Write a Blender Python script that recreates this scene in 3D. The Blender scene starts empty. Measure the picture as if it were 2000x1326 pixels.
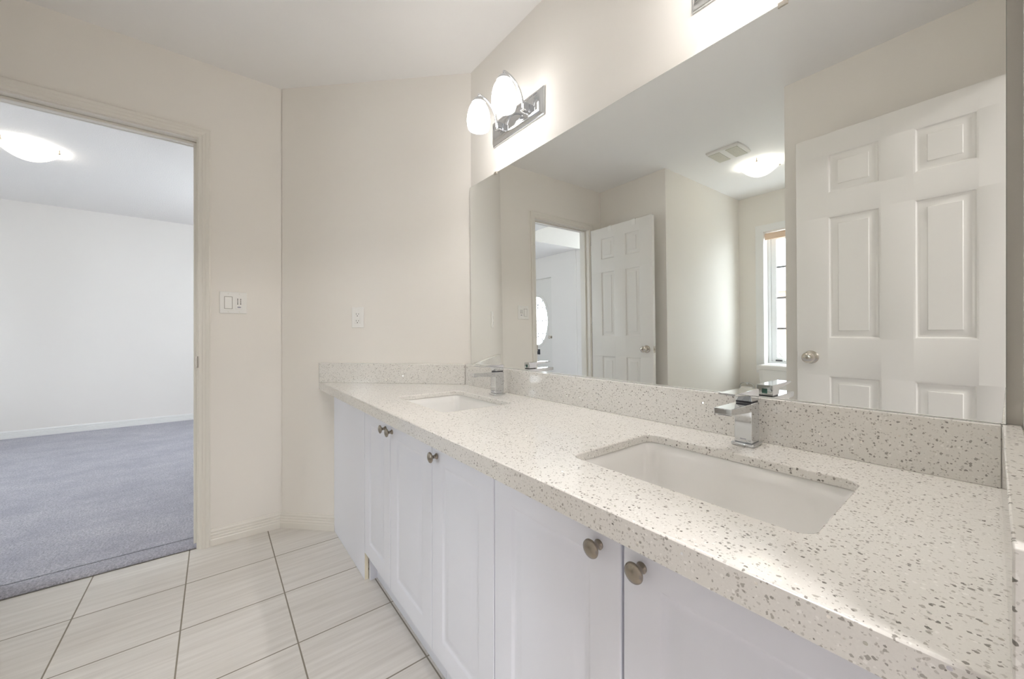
import bpy, bmesh, math, random
from mathutils import Vector, Matrix

random.seed(7)
C = bpy.context.scene.collection
SC = bpy.context.scene
# All builders take (u, v, h): u runs along the vanity wall away from the camera, v towards the vanity wall, h up.
def P(u, v, h): return Vector((u, -v, h))

# ------------------------------------------------------------------ camera
F_PX, YAW, HORIZON, CAM_H = 739.0, math.radians(38.145), 655.6, 1.065
cam = bpy.data.cameras.new('camera'); cam_o = bpy.data.objects.new('camera', cam); C.objects.link(cam_o)
cam.sensor_fit = 'HORIZONTAL'; cam.sensor_width = 36.0; cam.lens = F_PX * 36.0 / 2000.0
cam.shift_y = (HORIZON - 663.0) / 2000.0
cam.clip_start = 0.01; cam.clip_end = 200
fw = Vector((math.cos(YAW), -math.sin(YAW), 0))
cam_o.location = (0, 0, CAM_H)
cam_o.rotation_euler = fw.to_track_quat('-Z', 'Y').to_euler()
SC.camera = cam_o

# ------------------------------------------------------------------ world and exposure
w = bpy.data.worlds.new('sky'); SC.world = w; w.use_nodes = True
bg = w.node_tree.nodes['Background']
bg.inputs['Color'].default_value = (0.89, 0.94, 1.0, 1); bg.inputs['Strength'].default_value = 8.4
vs = SC.view_settings
vs.view_transform = 'Standard'; vs.look = 'None'; vs.gamma = 1.0; vs.use_curve_mapping = False
vs.exposure = 0.76
SC.cycles.max_bounces = 14; SC.cycles.diffuse_bounces = 8; SC.cycles.glossy_bounces = 8
SC.cycles.transparent_max_bounces = 12; SC.cycles.sample_clamp_indirect = 6.0
SC.cycles.caustics_reflective = True; SC.cycles.blur_glossy = 0.5

def area(name, loc, to, sx, sy, power, col=(1, 1, 1), portal=False):
    d = bpy.data.lights.new(name, 'AREA'); d.shape = 'RECTANGLE'; d.size = sx; d.size_y = sy
    d.energy = power; d.color = col
    o = bpy.data.objects.new(name, d); C.objects.link(o)
    o.location = P(*loc); dirv = P(*to) - P(*loc)
    o.rotation_euler = dirv.to_track_quat('-Z', 'Y').to_euler()
    if portal: d.cycles.is_portal = True
    return o
# sky portals at the openings; stairwell and side windows are added for daylight
area('portal_bathroom_window', (1.26, -2.56, 1.38), (1.26, 0, 1.38), 0.6, 1.5, 1, portal=True)
area('portal_added_stairwell_window', (3.6, -3.78, 1.83), (3.6, 0, 1.83), 1.25, 1.9, 1, portal=True)
area('portal_front_door', (5.555, -2.95, 1.265), (5.555, 0, 1.265), 0.8, 1.2, 1, portal=True)
area('portal_added_side_window', (4.65, 1.14, 1.475), (4.65, 0, 1.475), 0.9, 0.95, 1, portal=True)
# fill light added in the room behind the photographer, without a fixture
area('fill_light_behind', (-1.5, 0.1, 2.40), (-1.5, 0.1, 0), 0.5, 0.5, 36, (1.0, 0.98, 0.96))

# ------------------------------------------------------------------ materials
def mat(name, col, rough=0.5, metal=0.0, spec=0.5, **kw):
    m = bpy.data.materials.new(name); m.use_nodes = True
    b = m.node_tree.nodes['Principled BSDF']
    b.inputs['Base Color'].default_value = (*col, 1); b.inputs['Roughness'].default_value = rough
    b.inputs['Metallic'].default_value = metal; b.inputs['Specular IOR Level'].default_value = spec
    for k, v in kw.items(): b.inputs[k.replace('_', ' ')].default_value = v
    return m
class N:
    """small node helper"""
    def __init__(s, m): s.t = m.node_tree; s.b = s.t.nodes['Principled BSDF']
    def n(s, typ, **props):
        x = s.t.nodes.new(typ)
        for k, v in props.items(): setattr(x, k, v)
        return x
    def l(s, a, b): s.t.links.new(a, b)
    def math(s, op, a, b=None, clamp=False):
        x = s.n('ShaderNodeMath', operation=op, use_clamp=clamp)
        for i, q in enumerate((a, b)):
            if q is None: continue
            if isinstance(q, (int, float)): x.inputs[i].default_value = q
            else: s.l(q, x.inputs[i])
        return x.outputs[0]
    def mix(s, f, a, b):
        x = s.n('ShaderNodeMix', data_type='RGBA')
        if isinstance(f, (int, float)): x.inputs[0].default_value = f
        else: s.l(f, x.inputs[0])
        for i, q in ((6, a), (7, b)):
            if isinstance(q, tuple): x.inputs[i].default_value = (*q, 1)
            else: s.l(q, x.inputs[i])
        return x.outputs[2]
    def coords(s, scale=(1, 1, 1)):
        tc = s.n('ShaderNodeTexCoord'); mp = s.n('ShaderNodeMapping'); mp.inputs['Scale'].default_value = scale
        s.l(tc.outputs['Object'], mp.inputs[0]); return mp.outputs[0]
    def noise(s, vec, scale, detail=2, rough=0.5):
        x = s.n('ShaderNodeTexNoise'); x.inputs['Scale'].default_value = scale
        x.inputs['Detail'].default_value = detail; x.inputs['Roughness'].default_value = rough
        if vec is not None: s.l(vec, x.inputs['Vector'])
        return x
    def bump(s, height, strength, dist):
        x = s.n('ShaderNodeBump'); x.inputs['Strength'].default_value = strength; x.inputs['Distance'].default_value = dist
        s.l(height, x.inputs['Height']); s.l(x.outputs[0], s.b.inputs['Normal']); return x

def paint(name, col, rough=0.55, bump=0.15, scale=180):
    m = mat(name, col, rough, spec=0.35); k = N(m)
    v = k.coords(); n1 = k.noise(v, 1.3, 2); n2 = k.noise(v, scale, 3)
    k.l(k.mix(n1.outputs['Fac'], tuple(c * 0.985 for c in col), tuple(min(1, c * 1.012) for c in col)), k.b.inputs['Base Color'])
    k.bump(n2.outputs['Fac'], bump, 0.0006)
    return m
M = {}
M['wall'] = paint('wall_paint', (0.84, 0.808, 0.758))
M['wall_hall'] = paint('hall_paint', (0.84, 0.815, 0.785))
M['ceiling'] = paint('ceiling_paint', (0.88, 0.87, 0.86), 0.7)
M['trim'] = mat('trim_paint', (0.78, 0.75, 0.69), 0.38)
M['trim_white'] = mat('white_trim_paint', (0.82, 0.82, 0.81), 0.38)
M['door'] = mat('door_paint', (0.79, 0.775, 0.74), 0.42)
M['cabinet'] = mat('cabinet_foil', (0.84, 0.855, 0.93), 0.32)
M['cabinet_edge'] = mat('raw_panel_edge', (0.80, 0.74, 0.58), 0.6)
M['porcelain'] = mat('porcelain', (0.86, 0.85, 0.83), 0.08, spec=0.6)
M['plastic'] = mat('white_plastic', (0.84, 0.83, 0.80), 0.3)
M['slot'] = mat('dark_slot', (0.10, 0.095, 0.085), 0.6)
M['gap'] = mat('switch_gap', (0.34, 0.32, 0.28), 0.6)
M['grey_mark'] = mat('grey_mark', (0.30, 0.30, 0.36), 0.5)
M['chrome'] = mat('chrome', (0.70, 0.715, 0.735), 0.045, 1.0)
M['nickel'] = mat('antique_nickel', (0.36, 0.32, 0.27), 0.26, 1.0)
M['satin'] = mat('satin_nickel', (0.62, 0.58, 0.52), 0.2, 1.0)
M['mirror'] = mat('mirror_silver', (0.885, 0.90, 0.885), 0.0, 1.0)
M['glass_edge'] = mat('mirror_edge', (0.22, 0.25, 0.23), 0.6, spec=0.0)
M['blind'] = mat('peach_blind', (0.84, 0.65, 0.50), 0.7)
M['vinyl'] = mat('window_vinyl', (0.86, 0.865, 0.87), 0.35)
M['dark'] = mat('dark_rubber', (0.05, 0.05, 0.06), 0.5)
M['green'] = mat('green_indicator', (0.05, 0.14, 0.12), 0.15)
M['paper'] = mat('toilet_paper', (0.86, 0.85, 0.82), 0.9)
M['vent'] = mat('vent_plastic', (0.74, 0.73, 0.66), 0.45)
M['brick'] = mat('outside_brick', (0.45, 0.30, 0.22), 0.9)
M['siding'] = mat('outside_siding', (0.75, 0.76, 0.78), 0.8)
M['shingle'] = mat('outside_roof', (0.25, 0.25, 0.27), 0.9)
M['lawn'] = mat('outside_ground', (0.45, 0.45, 0.43), 0.9)
M['caming'] = mat('lead_came', (0.32, 0.32, 0.34), 0.4, 0.6)

def glass():
    m = bpy.data.materials.new('window_glass'); m.use_nodes = True; t = m.node_tree
    t.nodes.remove(t.nodes['Principled BSDF'])
    tr = t.nodes.new('ShaderNodeBsdfTransparent'); gl = t.nodes.new('ShaderNodeBsdfGlossy'); gl.inputs['Roughness'].default_value = 0.0
    tr.inputs['Color'].default_value = (0.96, 0.98, 0.98, 1)
    mx = t.nodes.new('ShaderNodeMixShader'); mx.inputs[0].default_value = 0.05
    t.links.new(tr.outputs[0], mx.inputs[1]); t.links.new(gl.outputs[0], mx.inputs[2])
    t.links.new(mx.outputs[0], t.nodes['Material Output'].inputs['Surface']); return m
M['glass'] = glass()
def lamp(name, col, strength):
    m = mat(name, (0.85, 0.84, 0.8), 0.25)
    b = m.node_tree.nodes['Principled BSDF']
    b.inputs['Emission Color'].default_value = (*col, 1); b.inputs['Emission Strength'].default_value = strength
    return m
M['shade'] = lamp('lit_opal_glass', (1.0, 0.97, 0.95), 5.6)
M['shade'].node_tree.nodes['Principled BSDF'].inputs['Base Color'].default_value = (0.42, 0.41, 0.39, 1)
M['bulb'] = lamp('lit_bulb', (1.0, 0.965, 0.94), 240.0)
def bowl_glass(name, e):
    m = lamp(name, (1.0, 0.965, 0.90), e); k = N(m)
    n = k.noise(k.coords((1, 1, 1)), 11, 3, 0.6)
    q = k.n('ShaderNodeMapRange'); k.l(n.outputs['Fac'], q.inputs[0]); q.inputs[1].default_value = 0.3; q.inputs[2].default_value = 0.7
    q.inputs[3].default_value = e * 0.72; q.inputs[4].default_value = e * 1.3; k.l(q.outputs[0], k.b.inputs['Emission Strength'])
    tr = k.n('ShaderNodeBsdfTransparent'); tr.inputs['Color'].default_value = (1.0, 0.97, 0.92, 1)
    mx = k.n('ShaderNodeMixShader'); mx.inputs[0].default_value = 0.14
    k.l(k.b.outputs[0], mx.inputs[1]); k.l(tr.outputs[0], mx.inputs[2])
    k.l(mx.outputs[0], m.node_tree.nodes['Material Output'].inputs['Surface']); return m
M['dome'] = bowl_glass('lit_alabaster_bowl', 0.72)
M['dome_hall'] = bowl_glass('lit_alabaster_bowl_hall', 0.85)

def quartz():
    m = mat('speckled_quartz', (0.75, 0.72, 0.68), 0.06, spec=0.4); k = N(m)
    v = k.coords(); d = k.noise(v, 260, 2)
    add = k.n('ShaderNodeVectorMath', operation='MULTIPLY_ADD'); k.l(d.outputs['Color'], add.inputs[0])
    add.inputs[1].default_value = (0.005, 0.005, 0.005); k.l(v, add.inputs[2]); vv = add.outputs[0]
    def flecks(scale, lo, hi, seed):
        o = k.n('ShaderNodeVectorMath', operation='ADD'); k.l(vv, o.inputs[0]); o.inputs[1].default_value = (seed, seed * 1.7, seed * .6)
        x = k.n('ShaderNodeTexVoronoi', feature='F1'); x.inputs['Scale'].default_value = scale; k.l(o.outputs[0], x.inputs['Vector'])
        sp = k.n('ShaderNodeSeparateColor'); k.l(x.outputs['Color'], sp.inputs[0])
        thr = k.math('MULTIPLY_ADD', k.math('POWER', sp.outputs[0], 1.6), hi - lo); thr.node.inputs[2].default_value = lo
        dlt = k.math('SUBTRACT', thr, x.outputs['Distance'])
        return k.math('MULTIPLY', dlt, 18.0, clamp=True), sp
    f1, s1 = flecks(182, 0.05, 0.43, 0.0)
    f2, s2 = flecks(235, 0.05, 0.46, 3.1)
    f3, s3 = flecks(150, 0.02, 0.34, 7.7)
    base = k.mix(k.noise(v, 420, 3).outputs['Fac'], (0.73, 0.708, 0.67), (0.82, 0.80, 0.762))
    c = k.mix(k.math('MULTIPLY', f2, 0.55), base, (0.45, 0.425, 0.39))
    c = k.mix(k.math('MULTIPLY', f3, 0.6), c, (0.93, 0.91, 0.88))
    dark = k.mix(s1.outputs[1], (0.135, 0.125, 0.108), (0.50, 0.47, 0.43))
    c = k.mix(k.math('MULTIPLY', f1, 0.9), c, dark)
    k.l(c, k.b.inputs['Base Color'])
    # rare mirror chips that catch the lamps
    x = k.n('ShaderNodeTexVoronoi', feature='F1'); x.inputs['Scale'].default_value = 55; k.l(v, x.inputs['Vector'])
    chip = k.math('LESS_THAN', x.outputs['Distance'], 0.10)
    k.l(k.math('MULTIPLY', chip, 0.95), k.b.inputs['Metallic'])
    nm = k.n('ShaderNodeVectorMath', operation='MULTIPLY_ADD'); k.l(x.outputs['Color'], nm.inputs[0])
    nm.inputs[1].default_value = (1.0, 1.0, 1.0); nm.inputs[2].default_value = (-0.5, -0.5, -0.5)
    geo = k.n('ShaderNodeNewGeometry'); sc = k.n('ShaderNodeVectorMath', operation='SCALE'); k.l(nm.outputs[0], sc.inputs[0]); k.l(k.math('MULTIPLY', chip, 0.9), sc.inputs['Scale'])
    ad = k.n('ShaderNodeVectorMath', operation='ADD'); k.l(geo.outputs['Normal'], ad.inputs[0]); k.l(sc.outputs[0], ad.inputs[1])
    nz = k.n('ShaderNodeVectorMath', operation='NORMALIZE'); k.l(ad.outputs[0], nz.inputs[0]); k.l(nz.outputs[0], k.b.inputs['Normal'])
    return m
M['quartz'] = quartz()

TS, TU0, TV0 = 0.3255, 2.140, 0.2275
def tile():
    m = mat('streaked_floor_tile', (0.6, 0.57, 0.53), 0.33, spec=0.4); k = N(m)
    tc = k.n('ShaderNodeTexCoord'); sp = k.n('ShaderNodeSeparateXYZ'); k.l(tc.outputs['Object'], sp.inputs[0])
    a = k.math('DIVIDE', k.math('SUBTRACT', sp.outputs[0], TU0), TS); b = k.math('DIVIDE', k.math('ADD', sp.outputs[1], TV0), TS)
    def edge(q):
        f = k.math('FRACT', q); return k.math('MINIMUM', f, k.math('SUBTRACT', 1.0, f))
    e = k.math('MINIMUM', edge(a), edge(b))
    grout = k.math('LESS_THAN', e, 0.0072)
    cell = k.n('ShaderNodeCombineXYZ'); k.l(k.math('FLOOR', a), cell.inputs[0]); k.l(k.math('FLOOR', b), cell.inputs[1])
    wn = k.n('ShaderNodeTexWhiteNoise', noise_dimensions='3D'); k.l(cell.outputs[0], wn.inputs['Vector'])
    off = k.n('ShaderNodeVectorMath', operation='MULTIPLY_ADD'); k.l(wn.outputs['Color'], off.inputs[0]); off.inputs[1].default_value = (9, 9, 9)
    mp = k.n('ShaderNodeMapping'); mp.inputs['Scale'].default_value = (58, 2.6, 1); mp.inputs['Rotation'].default_value = (0, 0, math.radians(3))
    k.l(tc.outputs['Object'], mp.inputs[0]); k.l(mp.outputs[0], off.inputs[2])
    n1 = k.noise(off.outputs[0], 1.0, 5, 0.62); n2 = k.noise(off.outputs[0], 3.2, 3, 0.6)
    r = k.n('ShaderNodeMapRange'); k.l(n1.outputs['Fac'], r.inputs[0]); r.inputs[1].default_value = 0.33; r.inputs[2].default_value = 0.66
    c = k.mix(r.outputs[0], (0.60, 0.565, 0.52), (0.75, 0.72, 0.68))
    c = k.mix(k.math('MULTIPLY', n2.outputs['Fac'], 0.35), c, (0.77, 0.745, 0.715))
    c = k.mix(k.math('MULTIPLY', wn.outputs['Value'], 0.12), c, (0.50, 0.47, 0.43))
    c = k.mix(grout, c, (0.27, 0.24, 0.195)); k.l(c, k.b.inputs['Base Color'])
    k.l(k.math('MULTIPLY_ADD', grout, 0.5), k.b.inputs['Roughness']); k.b.inputs['Roughness'].links[0].from_node.inputs[2].default_value = 0.33
    k.bump(k.math('SUBTRACT', 1.0, grout), 0.6, 0.0015)
    return m
M['tile'] = tile()
def carpet():
    m = mat('carpet_pile', (0.4, 0.4, 0.46), 0.95, spec=0.1); k = N(m); v = k.coords()
    big = k.noise(k.coords((1.25, 0.85, 1)), 3.4, 6, 0.7); mid = k.noise(v, 34, 4, 0.65); fine = k.noise(v, 125, 4, 0.72)
    r = k.n('ShaderNodeMapRange'); k.l(big.outputs['Fac'], r.inputs[0]); r.inputs[1].default_value = 0.36; r.inputs[2].default_value = 0.64
    c = k.mix(r.outputs[0], (0.55, 0.535, 0.63), (0.78, 0.755, 0.825))
    r2_ = k.n('ShaderNodeMapRange'); k.l(fine.outputs['Fac'], r2_.inputs[0]); r2_.inputs[1].default_value = 0.35; r2_.inputs[2].default_value = 0.62
    c = k.mix(k.math('SUBTRACT', 0.85, k.math('MULTIPLY', r2_.outputs[0], 0.85)), c, (0.27, 0.275, 0.34))
    r3_ = k.n('ShaderNodeMapRange'); k.l(mid.outputs['Fac'], r3_.inputs[0]); r3_.inputs[1].default_value = 0.5; r3_.inputs[2].default_value = 0.72
    c = k.mix(k.math('MULTIPLY', r3_.outputs[0], 0.4), c, (0.33, 0.335, 0.41))
    k.l(c, k.b.inputs['Base Color'])
    h = k.math('ADD', k.math('MULTIPLY', mid.outputs['Fac'], 1.0), k.math('MULTIPLY', fine.outputs['Fac'], 0.8))
    k.bump(h, 1.0, 0.016)
    k.b.inputs['Sheen Weight'].default_value = 0.4
    return m
M['carpet'] = carpet()
def popcorn():
    m = mat('stippled_ceiling', (0.85, 0.83, 0.81), 0.8); k = N(m); v = k.coords()
    n = k.noise(v, 120, 3, 0.65); k.bump(n.outputs['Fac'], 0.9, 0.006); return m
M['popcorn'] = popcorn()
def siding():
    k = N(M['siding']); w_ = k.n('ShaderNodeTexWave', wave_type='BANDS', bands_direction='Z'); w_.inputs['Scale'].default_value = 3.0
    k.l(k.coords(), w_.inputs['Vector']); k.l(k.mix(w_.outputs['Fac'], (0.55, 0.56, 0.58), (0.78, 0.79, 0.8)), k.b.inputs['Base Color'])
siding()

# ------------------------------------------------------------------ mesh helpers
class B:
    def __init__(s): s.bm = bmesh.new()
    def v(s, u, v, h): return s.bm.verts.new(P(u, v, h))
    def box(s, u0, u1, v0, v1, h0, h1):
        q = [s.v(u, v, h) for h in (h0, h1) for u, v in ((u0, v0), (u1, v0), (u1, v1), (u0, v1))]
        for f in ((0, 1, 2, 3), (4, 5, 6, 7), (0, 1, 5, 4), (1, 2, 6, 5), (2, 3, 7, 6), (3, 0, 4, 7)):
            s.bm.faces.new([q[i] for i in f])
        return s
    def prism(s, poly, h0, h1):
        a = [s.v(u, v, h0) for u, v in poly]; b = [s.v(u, v, h1) for u, v in poly]; n = len(poly)
        s.bm.faces.new(a); s.bm.faces.new(b)
        for i in range(n): s.bm.faces.new((a[i], a[(i + 1) % n], b[(i + 1) % n], b[i]))
        return s
    def hexa(s, pts):
        q = [s.v(*p) for p in pts]
        for f in ((0, 1, 2, 3), (4, 5, 6, 7), (0, 1, 5, 4), (1, 2, 6, 5), (2, 3, 7, 6), (3, 0, 4, 7)):
            s.bm.faces.new([q[i] for i in f])
        return s
    def loops(s, rings, cap0=True, cap1=True, closed=False):
        vs_ = [[s.v(*p) for p in r] for r in rings]; n = len(rings[0])
        seq = list(zip(vs_, vs_[1:])) + ([(vs_[-1], vs_[0])] if closed else [])
        for a, b in seq:
            for i in range(n): s.bm.faces.new((a[i], a[(i + 1) % n], b[(i + 1) % n], b[i]))
        if cap0: s.bm.faces.new(vs_[0])
        if cap1: s.bm.faces.new(vs_[-1])
        return s
    def lathe(s, c, prof, axis='h', seg=32, cap0=True, cap1=True):
        """prof: (radius, distance along axis from c)"""
        rings = []
        for r, t in prof:
            ring = []
            for i in range(seg):
                a = 2 * math.pi * i / seg; x, y = r * math.cos(a), r * math.sin(a)
                if axis == 'h': ring.append((c[0] + x, c[1] + y, c[2] + t))
                elif axis == 'v': ring.append((c[0] + x, c[1] + t, c[2] + y))
                else: ring.append((c[0] + t, c[1] + x, c[2] + y))
            rings.append(ring)
        return s.loops(rings, cap0, cap1)
    def tube(s, pts, r, seg=10, flat=1.0):
        pts = [Vector(p) for p in pts]; rings = []; up = None
        for i, p in enumerate(pts):
            t = (pts[min(i + 1, len(pts) - 1)] - pts[max(i - 1, 0)]).normalized()
            if up is None: up = Vector((0, 0, 1)) if abs(t.z) < 0.9 else Vector((1, 0, 0))
            a = t.cross(up).normalized(); b = a.cross(t).normalized(); up = b
            rr = r[i] if isinstance(r, (list, tuple)) else r
            rings.append([tuple(p + a * rr * math.cos(2 * math.pi * k / seg) + b * rr * flat * math.sin(2 * math.pi * k / seg)) for k in range(seg)])
        return s.loops(rings)
    def panel_face(s, f, W, H, panels, prof, depth0=0.0):
        """front face W x H (f maps s,h,d to u,v,h; d is outward) with moulded panels [(s0,s1,h0,h1)]; prof: [(inset, d)]"""
        ss = sorted({0, W, *[x for p in panels for x in p[:2]]}); hs = sorted({0, H, *[x for p in panels for x in p[2:]]})
        for a, b in zip(ss, ss[1:]):
            for c, d in zip(hs, hs[1:]):
                m_ = ((a + b) / 2, (c + d) / 2)
                if any(p[0] < m_[0] < p[1] and p[2] < m_[1] < p[3] for p in panels): continue
                s.bm.faces.new([s.v(*f(x, y, depth0)) for x, y in ((a, c), (b, c), (b, d), (a, d))])
        for p in panels:
            rings = [[f(p[0] + i, p[2] + i, depth0 + d), f(p[1] - i, p[2] + i, depth0 + d), f(p[1] - i, p[3] - i, depth0 + d), f(p[0] + i, p[3] - i, depth0 + d)] for i, d in [(0, 0)] + prof]
            s.loops(rings, False, True)
        return s
    def panel_slab(s, f, W, H, T, panels, prof, both=False):
        """closed slab of thickness T behind the moulded front"""
        s.panel_face(f, W, H, panels, prof)
        if both: s.panel_face(lambda x, y, d: f(x, y, -T - d), W, H, panels, prof)
        else: s.bm.faces.new([s.v(*f(x, y, -T)) for x, y in ((0, 0), (W, 0), (W, H), (0, H))])
        ss = sorted({0, W, *[x for p in panels for x in p[:2]]}); hs = sorted({0, H, *[x for p in panels for x in p[2:]]})
        def strip(pts):
            if both:
                for a, b in zip(pts, pts[1:]): s.bm.faces.new([s.v(*f(*a, 0)), s.v(*f(*b, 0)), s.v(*f(*b, -T)), s.v(*f(*a, -T))])
            else:
                s.bm.faces.new([s.v(*f(*a, 0)) for a in pts] + [s.v(*f(*pts[-1], -T)), s.v(*f(*pts[0], -T))])
        strip([(x, 0) for x in ss]); strip([(x, H) for x in ss]); strip([(0, y) for y in hs]); strip([(W, y) for y in hs])
        return s
    def build(s, name, m, parent=None, bevel=0.0, seg=2, smooth=False, angle=40, props=None):
        bmesh.ops.remove_doubles(s.bm, verts=s.bm.verts, dist=1e-6)
        bmesh.ops.recalc_face_normals(s.bm, faces=s.bm.faces)
        me = bpy.data.meshes.new(name); s.bm.to_mesh(me); s.bm.free()
        o = bpy.data.objects.new(name, me); C.objects.link(o); me.materials.append(M[m] if isinstance(m, str) else m)
        if smooth:
            for p_ in me.polygons: p_.use_smooth = True
            me.set_sharp_from_angle(angle=math.radians(angle))
        if bevel:
            md = o.modifiers.new('edge', 'BEVEL'); md.width = bevel; md.segments = seg; md.limit_method = 'ANGLE'; md.angle_limit = math.radians(35)
            if not smooth:
                for p_ in me.polygons: p_.use_smooth = True
                me.set_sharp_from_angle(angle=math.radians(35))
        if parent is not None: adopt(o, parent)
        for k_, v_ in (props or {}).items(): o[k_] = v_
        return o
def world_of(o):
    m_ = Matrix.Translation(o.location)
    return m_ if o.parent is None else world_of(o.parent) @ o.matrix_parent_inverse @ m_
def adopt(o, parent):
    o.parent = parent; o.matrix_parent_inverse = world_of(parent).inverted()
def tag(o, label=None, cat=None, group=None, kind=None):
    for k_, v_ in (('label', label), ('category', cat), ('group', group), ('kind', kind)):
        if v_: o[k_] = v_
    return o
def thing(name, label, cat, loc, group=None):
    o = bpy.data.objects.new(name, None); C.objects.link(o); o.location = P(*loc); o.empty_display_size = 0.05
    return tag(o, label, cat, group)
def struct(b, name, m, label=None, cat=None, **kw):
    o = b.build(name, m, **kw); return tag(o, label, cat, kind='structure')
def copy_tree(o, parent=None):
    c = o.copy(); C.objects.link(c)
    if parent is not None: c.parent = parent
    for ch in [x for x in C.objects if x.parent is o]: copy_tree(ch, c)
    return c
def rrect(u0, u1, v0, v1, r, n=6):
    pts = []
    for cu, cv, a0 in ((u1 - r, v1 - r, 0), (u0 + r, v1 - r, 90), (u0 + r, v0 + r, 180), (u1 - r, v0 + r, 270)):
        for i in range(n + 1):
            a = math.radians(a0 + 90 * i / n); pts.append((cu + r * math.cos(a), cv + r * math.sin(a)))
    return pts
def slab_with_holes(b, outer, holes, h0, h1):
    for h in (h0, h1):
        edges = []
        for loop in [outer] + holes:
            vs_ = [b.v(u, v, h) for u, v in loop]
            edges += [b.bm.edges.new((vs_[i], vs_[(i + 1) % len(vs_)])) for i in range(len(vs_))]
        bmesh.ops.triangle_fill(b.bm, edges=edges, use_beauty=True)
    for loop in [outer] + holes:
        n = len(loop)
        for i in range(n):
            a, c = loop[i], loop[(i + 1) % n]
            b.bm.faces.new((b.v(*a, h0), b.v(*c, h0), b.v(*c, h1), b.v(*a, h1)))

# ------------------------------------------------------------------ room shell
H = 2.44
UD = 2.456           # wall with the hall doorway
VM_ = 1.054          # vanity wall
UE = -0.03           # wall with the doorway the photographer stands in
OV0, OV1, OH = -0.755, -0.072, 2.045    # hall doorway
K = 2.745            # angled wall: u + v = K
struct(B().box(UE - 0.12, 2.475, -2.36, 1.06, -0.06, 0.0), 'floor', 'tile', 'pale streaked square tiles of the bathroom floor', 'floor')
struct(B().box(UE - 0.12, 2.57, -2.5, 1.2, H, H + 0.08), 'ceiling', 'ceiling', 'flat white bathroom ceiling', 'ceiling')
b = B()
b.box(UD, 2.57, -3.7, OV0 - 0.012, 0, 3.3).box(UD, 2.57, OV1 + 0.012, 1.25, 0, 3.3).box(UD, 2.57, OV0 - 0.012, OV1 + 0.012, OH + 0.012, 3.3)
struct(b, 'wall_left', 'wall', 'beige wall around the doorway to the carpeted room', 'wall')
struct(B().prism([(2.45, K - 2.45), (K - VM_, VM_), (K - VM_, VM_ + 0.14), (2.45, K - 2.45 + 0.2)], 0, H), 'wall_angled', 'wall', 'short angled wall with the electrical outlet', 'wall')
struct(B().box(UE - 0.12, K - VM_, VM_, VM_ + 0.12, 0, H), 'wall_right', 'wall', 'wall behind the mirror and vanity lights', 'wall')
b = B(); b.box(UE - 0.12, UE, 0.452, VM_ + 0.12, 0, H).box(UE - 0.12, UE, -0.60, -0.36, 0, H).box(UE - 0.12, UE, -0.36, 0.452, 2.06, H)
struct(b, 'wall_entry', 'wall', 'narrow beige wall at the end of the vanity', 'wall')
struct(B().box(UE, 0.761, -0.60, -0.485, 0, H), 'wall_rear', 'wall', 'beige wall behind the large open door', 'wall')
struct(B().box(0.64, 0.761, -2.47, -0.60, 0, H), 'wall_alcove_right', 'wall', 'right side wall of the toilet alcove', 'wall')
struct(B().box(1.755, 1.87, -2.47, -0.93, 0, H), 'wall_alcove_left', 'wall', 'bluish lit left side wall of the toilet alcove', 'wall')
struct(B().box(1.87, UD, -1.05, -0.93, 0, H), 'wall_nook', 'wall', 'beige wall behind the far open door', 'wall')
WU0, WU1, WH0, WH1, WV = 1.00, 1.52, 0.69, 2.05, -2.353
b = B(); b.box(0.64, WU0, WV - 0.16, WV, 0, H).box(WU1, 1.87, WV - 0.16, WV, 0, H).box(WU0, WU1, WV - 0.16, WV, 0, WH0).box(WU0, WU1, WV - 0.16, WV, WH1, H)
struct(b, 'wall_alcove_back', 'wall', 'back wall of the toilet alcove around its window', 'wall')

# hall
HC = 2.45
b = B(); b.box(2.57, 6.35, -1.36, 1.1, HC, 3.3).box(4.48, 6.35, -2.86, -1.36, HC, 3.3)
struct(b, 'ceiling_hall', 'popcorn', 'stippled white ceiling of the carpeted room', 'ceiling')
struct(B().box(2.57, 4.40, -3.72, -1.36, 3.3, 3.38), 'ceiling_stairwell', 'ceiling', 'high ceiling over the foyer', 'ceiling')
struct(B().box(6.20, 6.32, -2.9, 1.1, 0, HC), 'wall_far', 'wall_hall', 'plain far wall of the carpeted room', 'wall')
HW = (4.2, 5.1, 1.0, 1.95)
b = B(); b.box(2.57, HW[0], 1.0, 1.1, 0, HC).box(HW[1], 6.32, 1.0, 1.1, 0, HC).box(HW[0], HW[1], 1.0, 1.1, 0, HW[2]).box(HW[0], HW[1], 1.0, 1.1, HW[3], HC)
struct(b, 'wall_hall_side', 'wall_hall', 'side wall of the carpeted room with an added window', 'wall')
struct(B().box(4.364, 4.48, -2.74, -1.36, 2.44, 3.3), 'wall_bulkhead', 'wall_hall', 'white bulkhead over the foyer opening', 'wall')
b = B(); b.box(4.364, 4.48, -3.72, -2.74, 0, 3.3)
struct(b, 'wall_foyer_return', 'wall_hall', 'bright narrow wall beside the foyer', 'wall')
DU0, DU1, DH, FV = 5.10, 6.01, 2.06, -2.73
b = B(); b.box(4.48, DU0, FV - 0.13, FV, 0, HC).box(DU1, 6.35, FV - 0.13, FV, 0, HC).box(DU0, DU1, FV - 0.13, FV, DH, HC)
struct(b, 'wall_foyer', 'wall_hall', 'white foyer wall around the front door', 'wall')
SU0, SU1, SH0, SH1 = 3.0, 4.2, 0.9, 2.75
b = B(); b.box(2.57, SU0, -3.72, -3.6, 0, 3.3).box(SU1, 4.364, -3.72, -3.6, 0, 3.3).box(SU0, SU1, -3.72, -3.6, 0, SH0).box(SU0, SU1, -3.72, -3.6, SH1, 3.3)
struct(b, 'wall_stairwell', 'wall_hall', 'wall with the added tall foyer window', 'wall')
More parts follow.
